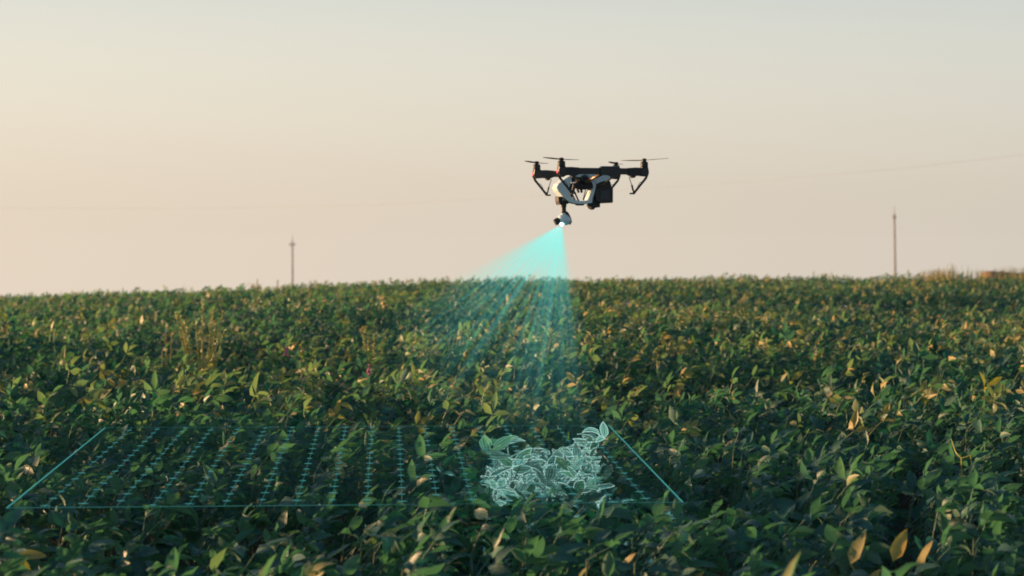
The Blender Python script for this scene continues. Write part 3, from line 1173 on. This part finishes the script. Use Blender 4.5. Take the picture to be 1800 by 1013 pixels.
# ------------------------------------------------------------------ utility poles and wire
def pole(px_top, py_top, px_base, y, arm, label):
    top = at_depth(px_top, py_top, y)
    bx = at_depth(px_base, 488, y).x
    gz = float(ground_z(bx, y))
    root = empty("utility_pole", (bx, y, gz))
    prop(root, label, "pole", "utility poles beyond the skyline")
    lean = Vector((top.x - bx, 0, top.z - gz))
    bm = bmesh.new()
    tube(bm, [(0, 0, -0.5), lean * 0.5, lean], [0.13, 0.115, 0.095], 12)
    from_bm("post", bm, M_POLE, root, smooth=True)
    bm = bmesh.new()
    tube(bm, [lean, lean + Vector((0.0, 0, 0.9))], [0.035, 0.02], 8)
    from_bm("top_pin", bm, M_POLE, root)
    bm = bmesh.new()
    a = lean - Vector((0, 0, 0.5))
    box(bm, (a.x - arm, -0.19, a.z - 0.06), (a.x + arm, -0.145, a.z + 0.06))
    from_bm("crossarm", bm, M_POLE, root)
    for sx_ in (-1, 1):
        bm = bmesh.new()
        revolve(bm, [(0.02, 0.0), (0.045, 0.04), (0.03, 0.09), (0.05, 0.12), (0.04, 0.18), (0.02, 0.2)], (a.x + sx_ * arm * 0.85, -0.167, a.z + 0.065), 'Z', 10)
        from_bm("insulator", bm, M_POLE, root)


pole(514, 424, 514, 250, 0.42, "slim brown utility pole rising behind the dip of the skyline beside weeds")
pole(1572, 376, 1575, 215, 0.17, "slim slightly leaning utility pole near the yellow bush on the skyline")
wp = [(2000, 243, 150), (1800, 272, 158), (1570, 298, 168), (1330, 318, 180), (1100, 334, 192), (880, 349, 205), (680, 359, 217), (480, 364, 230), (280, 367, 243), (60, 366, 256), (-160, 362, 270)]
bm = bmesh.new()
tube(bm, [at_depth(*p) for p in wp], 0.009, 5)
w = from_bm("overhead_wire", bm, M_WIRE, None)
prop(w, "thin overhead power wire sagging across the pale sky", "wire")


# ------------------------------------------------------------------ weeds, flowers, bank
def weed(name, px, py, top_px, y, nst, spread, label, mat, rad=0.0035, heads=True, seed=1):
    r_ = random.Random(seed)
    base = at_depth(px, py, y)
    gz = float(ground_z(base.x, y))
    h = at_depth(px, top_px, y).z - gz
    root = empty(name, (base.x, y, gz))
    prop(root, label, "weed", "weeds standing above the crop")
    for k in range(nst):
        f = (k + 0.5) / nst * 2 - 1
        hh = h * r_.uniform(0.86, 1.0) * (1 - 0.06 * abs(f))
        tipx = spread * f + r_.uniform(-0.03, 0.03)
        tipy = r_.uniform(-spread, spread) * 0.6
        bm = bmesh.new()
        pts_ = [Vector((tipx * t ** 1.6, tipy * t, hh * t)) for t in (0, 0.3, 0.55, 0.75, 0.9, 1.0)]
        tube(bm, pts_, [rad * 1.3, rad * 1.2, rad, rad * 0.95, rad * 0.85, rad * 0.6], 5)
        st = from_bm("stalk", bm, mat, root)
        if heads:
            bm = bmesh.new()
            for q in range(70):
                t = r_.uniform(0.5, 1.0)
                i = min(4, int(t * 5))
                p = Vector((tipx * t ** 1.6, tipy * t, hh * t))
                d = Vector((r_.gauss(0, 1), r_.gauss(0, 1), r_.uniform(0.6, 1.8))).normalized()
                s_ = Vector((r_.gauss(0, 1), r_.gauss(0, 1), 0)).normalized() * rad * r_.uniform(1.0, 2.0)
                ll = r_.uniform(0.025, 0.06) * (1.3 - 0.6 * t)
                vs = [bm.verts.new(c) for c in (p, p + d * ll * 0.5 + s_, p + d * ll, p + d * ll * 0.5 - s_)]
                bm.faces.new(vs)
            from_bm("foliage", bm, mat, st)["kind"] = "stuff"
    return root


weed("tall_weed", 354, 630, 532, 15.3, 11, 0.24, "tall branching yellow-olive weed standing above the shaded hollow", M_WEED, 0.0075, True, 2)
weed("thin_weed", 294, 630, 556, 15.6, 2, 0.03, "thin upright golden weed next to the tall branching one", M_DRY, 0.0085, True, 3)
weed("spindly_weed", 170, 600, 556, 18.0, 3, 0.10, "spindly pale weed poking out of the crop, between tall weed and picture edge", M_WEED, 0.006, True, 4)
weed("sparse_weed", 655, 630, 562, 15.8, 4, 0.14, "sparse olive weed standing beside the cyan light beam", M_WEED, 0.006, True, 5)
weed("golden_weed", 1262, 590, 545, 20.0, 3, 0.06, "golden weed clump in the middle of the field below the drone's tail", M_DRY, 0.006, True, 6)
weed("skyline_weed", 450, 497, 487, 42.0, 4, 0.10, "short pointed straw tuft on the skyline next to a pole", M_DRY, 0.012, True, 7)
weed("skyline_stalk", 488, 497, 483, 42.0, 2, 0.05, "very thin dry stalk on the skyline just beside a pole", M_WEED, 0.006, True, 8)
weed("skyline_grass", 560, 495, 490, 42.0, 4, 0.2, "low straw tuft on the skyline on the drone's side of a pole", M_DRY, 0.009, True, 9)


def flower(px, py, y, label):
    p = at_depth(px, py, y)
    gz = float(ground_z(p.x, y))
    root = empty("flower", (p.x, y, gz))
    prop(root, label, "flower", "pink flower spikes in the crop")
    h = p.z - gz
    bm = bmesh.new()
    tube(bm, [(0, 0, 0), (0.01, 0, h * 0.6), (0, 0, h + 0.03)], [0.004, 0.003, 0.0015], 5)
    from_bm("stalk", bm, M_STEM, root)
    r_ = random.Random(int(px))
    bm = bmesh.new()
    for k in range(34):
        t = r_.random()
        a = r_.uniform(0, 6.28)
        rr = 0.017 * (1.05 - t)
        c = Vector((math.cos(a) * rr, math.sin(a) * rr, h - 0.045 + 0.085 * t))
        bmesh.ops.create_icosphere(bm, subdivisions=1, radius=0.0075 * (1.2 - 0.5 * t), matrix=Matrix.Translation(c))
    f = from_bm("flower_spike", bm, M_PINK, root, smooth=True)
    f["kind"] = "stuff"


flower(503, 617, 15.6, "pink flower spike in the crop, the higher of the two")
flower(649, 650, 13.4, "pink flower spike nearer the cyan beam, the lower of the two")


def tuft(name, px, py, y, nbl, wid, hgt, mat, label, seed):
    """a clump of dry grass: each blade is a bent strip"""
    r_ = random.Random(seed)
    p = at_depth(px, py, y)
    gz = float(ground_z(p.x, y))
    bm = bmesh.new()
    lift = p.z - gz
    for k in range(nbl):
        f = r_.gauss(0, 0.42)
        x0, y0 = f * wid, r_.uniform(-0.5, 0.5)
        hh = (lift + hgt * r_.uniform(0.3, 1.0) * math.exp(-f * f * 1.3))
        bx, by = r_.gauss(0.12, 0.22) * hgt, r_.gauss(0, 0.2) * hgt
        w0 = r_.uniform(0.006, 0.014)
        a = [Vector((x0 + bx * t * t, y0 + by * t * t, hh * t)) for t in (0, 0.5, 0.8, 1.0)]
        ang = r_.uniform(-0.8, 0.8)
        s_ = Vector((math.cos(ang), math.sin(ang), 0)) * w0
        L_, R_ = [bm.verts.new(q - s_ * (1.1 - t)) for q, t in zip(a, (0, 0.3, 0.6, 1.0))], [bm.verts.new(q + s_ * (1.1 - t)) for q, t in zip(a, (0, 0.3, 0.6, 1.0))]
        for i in range(3):
            bm.faces.new((L_[i], R_[i], R_[i + 1], L_[i + 1]))
    root = empty(name, (p.x, y, gz))
    prop(root, label, "grass tuft", "dry tufts on the skyline")
    o = from_bm("blade_mass", bm, mat, root)
    o["kind"] = "stuff"
    return root


M_BUSH = plain("yellow_bush", (0.52, 0.40, 0.12), 0.8, noise=0.4, scale=4)
tuft("yellow_bush", 1652, 482, 43.5, 260, 0.6, 0.15, M_BUSH, "bushy golden-yellow grass clump on the skyline beside the leaning pole", 5)
tuft("dry_grass", 1672, 481, 44.5, 50, 0.8, 0.28, M_DRY, "wispy straw stems on the skyline behind the golden clump", 6)
tuft("bank_grass", 1785, 478, 45.0, 160, 0.8, 0.16, M_DRY, "pale straw grass on top of the brown bank at the skyline", 8)
tuft("edge_grass", 1725, 481, 44.0, 90, 0.35, 0.12, M_DRY, "russet grass at the low end of the brown bank", 9)

# brown earth bank at the far right skyline
p0 = at_depth(1715, 486, 46.0)
gz = float(ground_z(p0.x, 46.0))
nx, ny = 60, 12
V = []
for i in range(nx):
    for k in range(ny):
        fx, fy = i / (nx - 1), k / (ny - 1)
        x = p0.x - 0.2 + fx * 5.0
        y = 45.2 + fy * 2.6
        prof = float(sstep(0.0, 0.12, fx)) * (1 - 0.9 * float(sstep(0.75, 1.0, fx))) * math.sin(math.pi * min(1, max(0, fy))) ** 0.7
        bump = 0.02 * math.sin(11 * x) * math.sin(7 * y + x * 3) + 0.012 * math.sin(23 * x + 5 * y) + 0.025 * math.sin(3.7 * x + 1)
        target = at_depth(1745, 477 - 2.0 * math.sin(1.9 * x), 46).z - gz
        V.append((x - p0.x, y - 46.0, -0.2 + (target + 0.2) * prof + bump * prof))
Q = [(i * ny + k, (i + 1) * ny + k, (i + 1) * ny + k + 1, i * ny + k + 1) for i in range(nx - 1) for k in range(ny - 1)]
bank = link_mesh("earth_bank", arrays_mesh("earth_bank", np.array(V), np.array(Q)), M_BANK)
bank.location = (p0.x, 46.0, gz)
prop(bank, "low reddish-brown earth bank on the skyline at the picture's edge", "bank")

# bent yellow stalk lying over the crop
ps = [at_depth(*q) for q in ((1672, 772, 8.7), (1680, 795, 8.65), (1690, 806, 8.6))]
root = empty("bent_stalk", (ps[-1].x, ps[-1].y, float(ground_z(ps[-1].x, ps[-1].y))))
prop(root, "kinked yellow-green bare stalk sticking out of the shaded crop", "stalk")
o0 = Vector(root.location)
bm = bmesh.new()
tube(bm, [p - o0 for p in ps] + [Vector((0.02, 0.05, 0.3)), Vector((0, 0.05, 0))], [0.002, 0.0035, 0.0035, 0.0035, 0.004], 6)
M_YST = plain("yellow_stalk", (0.36, 0.34, 0.06), 0.6, noise=0.2)
from_bm("stalk", bm, M_YST, root)
bm = bmesh.new()
tube(bm, [at_depth(*q) - o0 for q in ((1690, 806, 8.6), (1706, 801, 8.58), (1708, 816, 8.55), (1702, 838, 8.5))], [0.0032, 0.0028, 0.0026, 0.002], 6)
from_bm("side_branch", bm, M_YST, root)
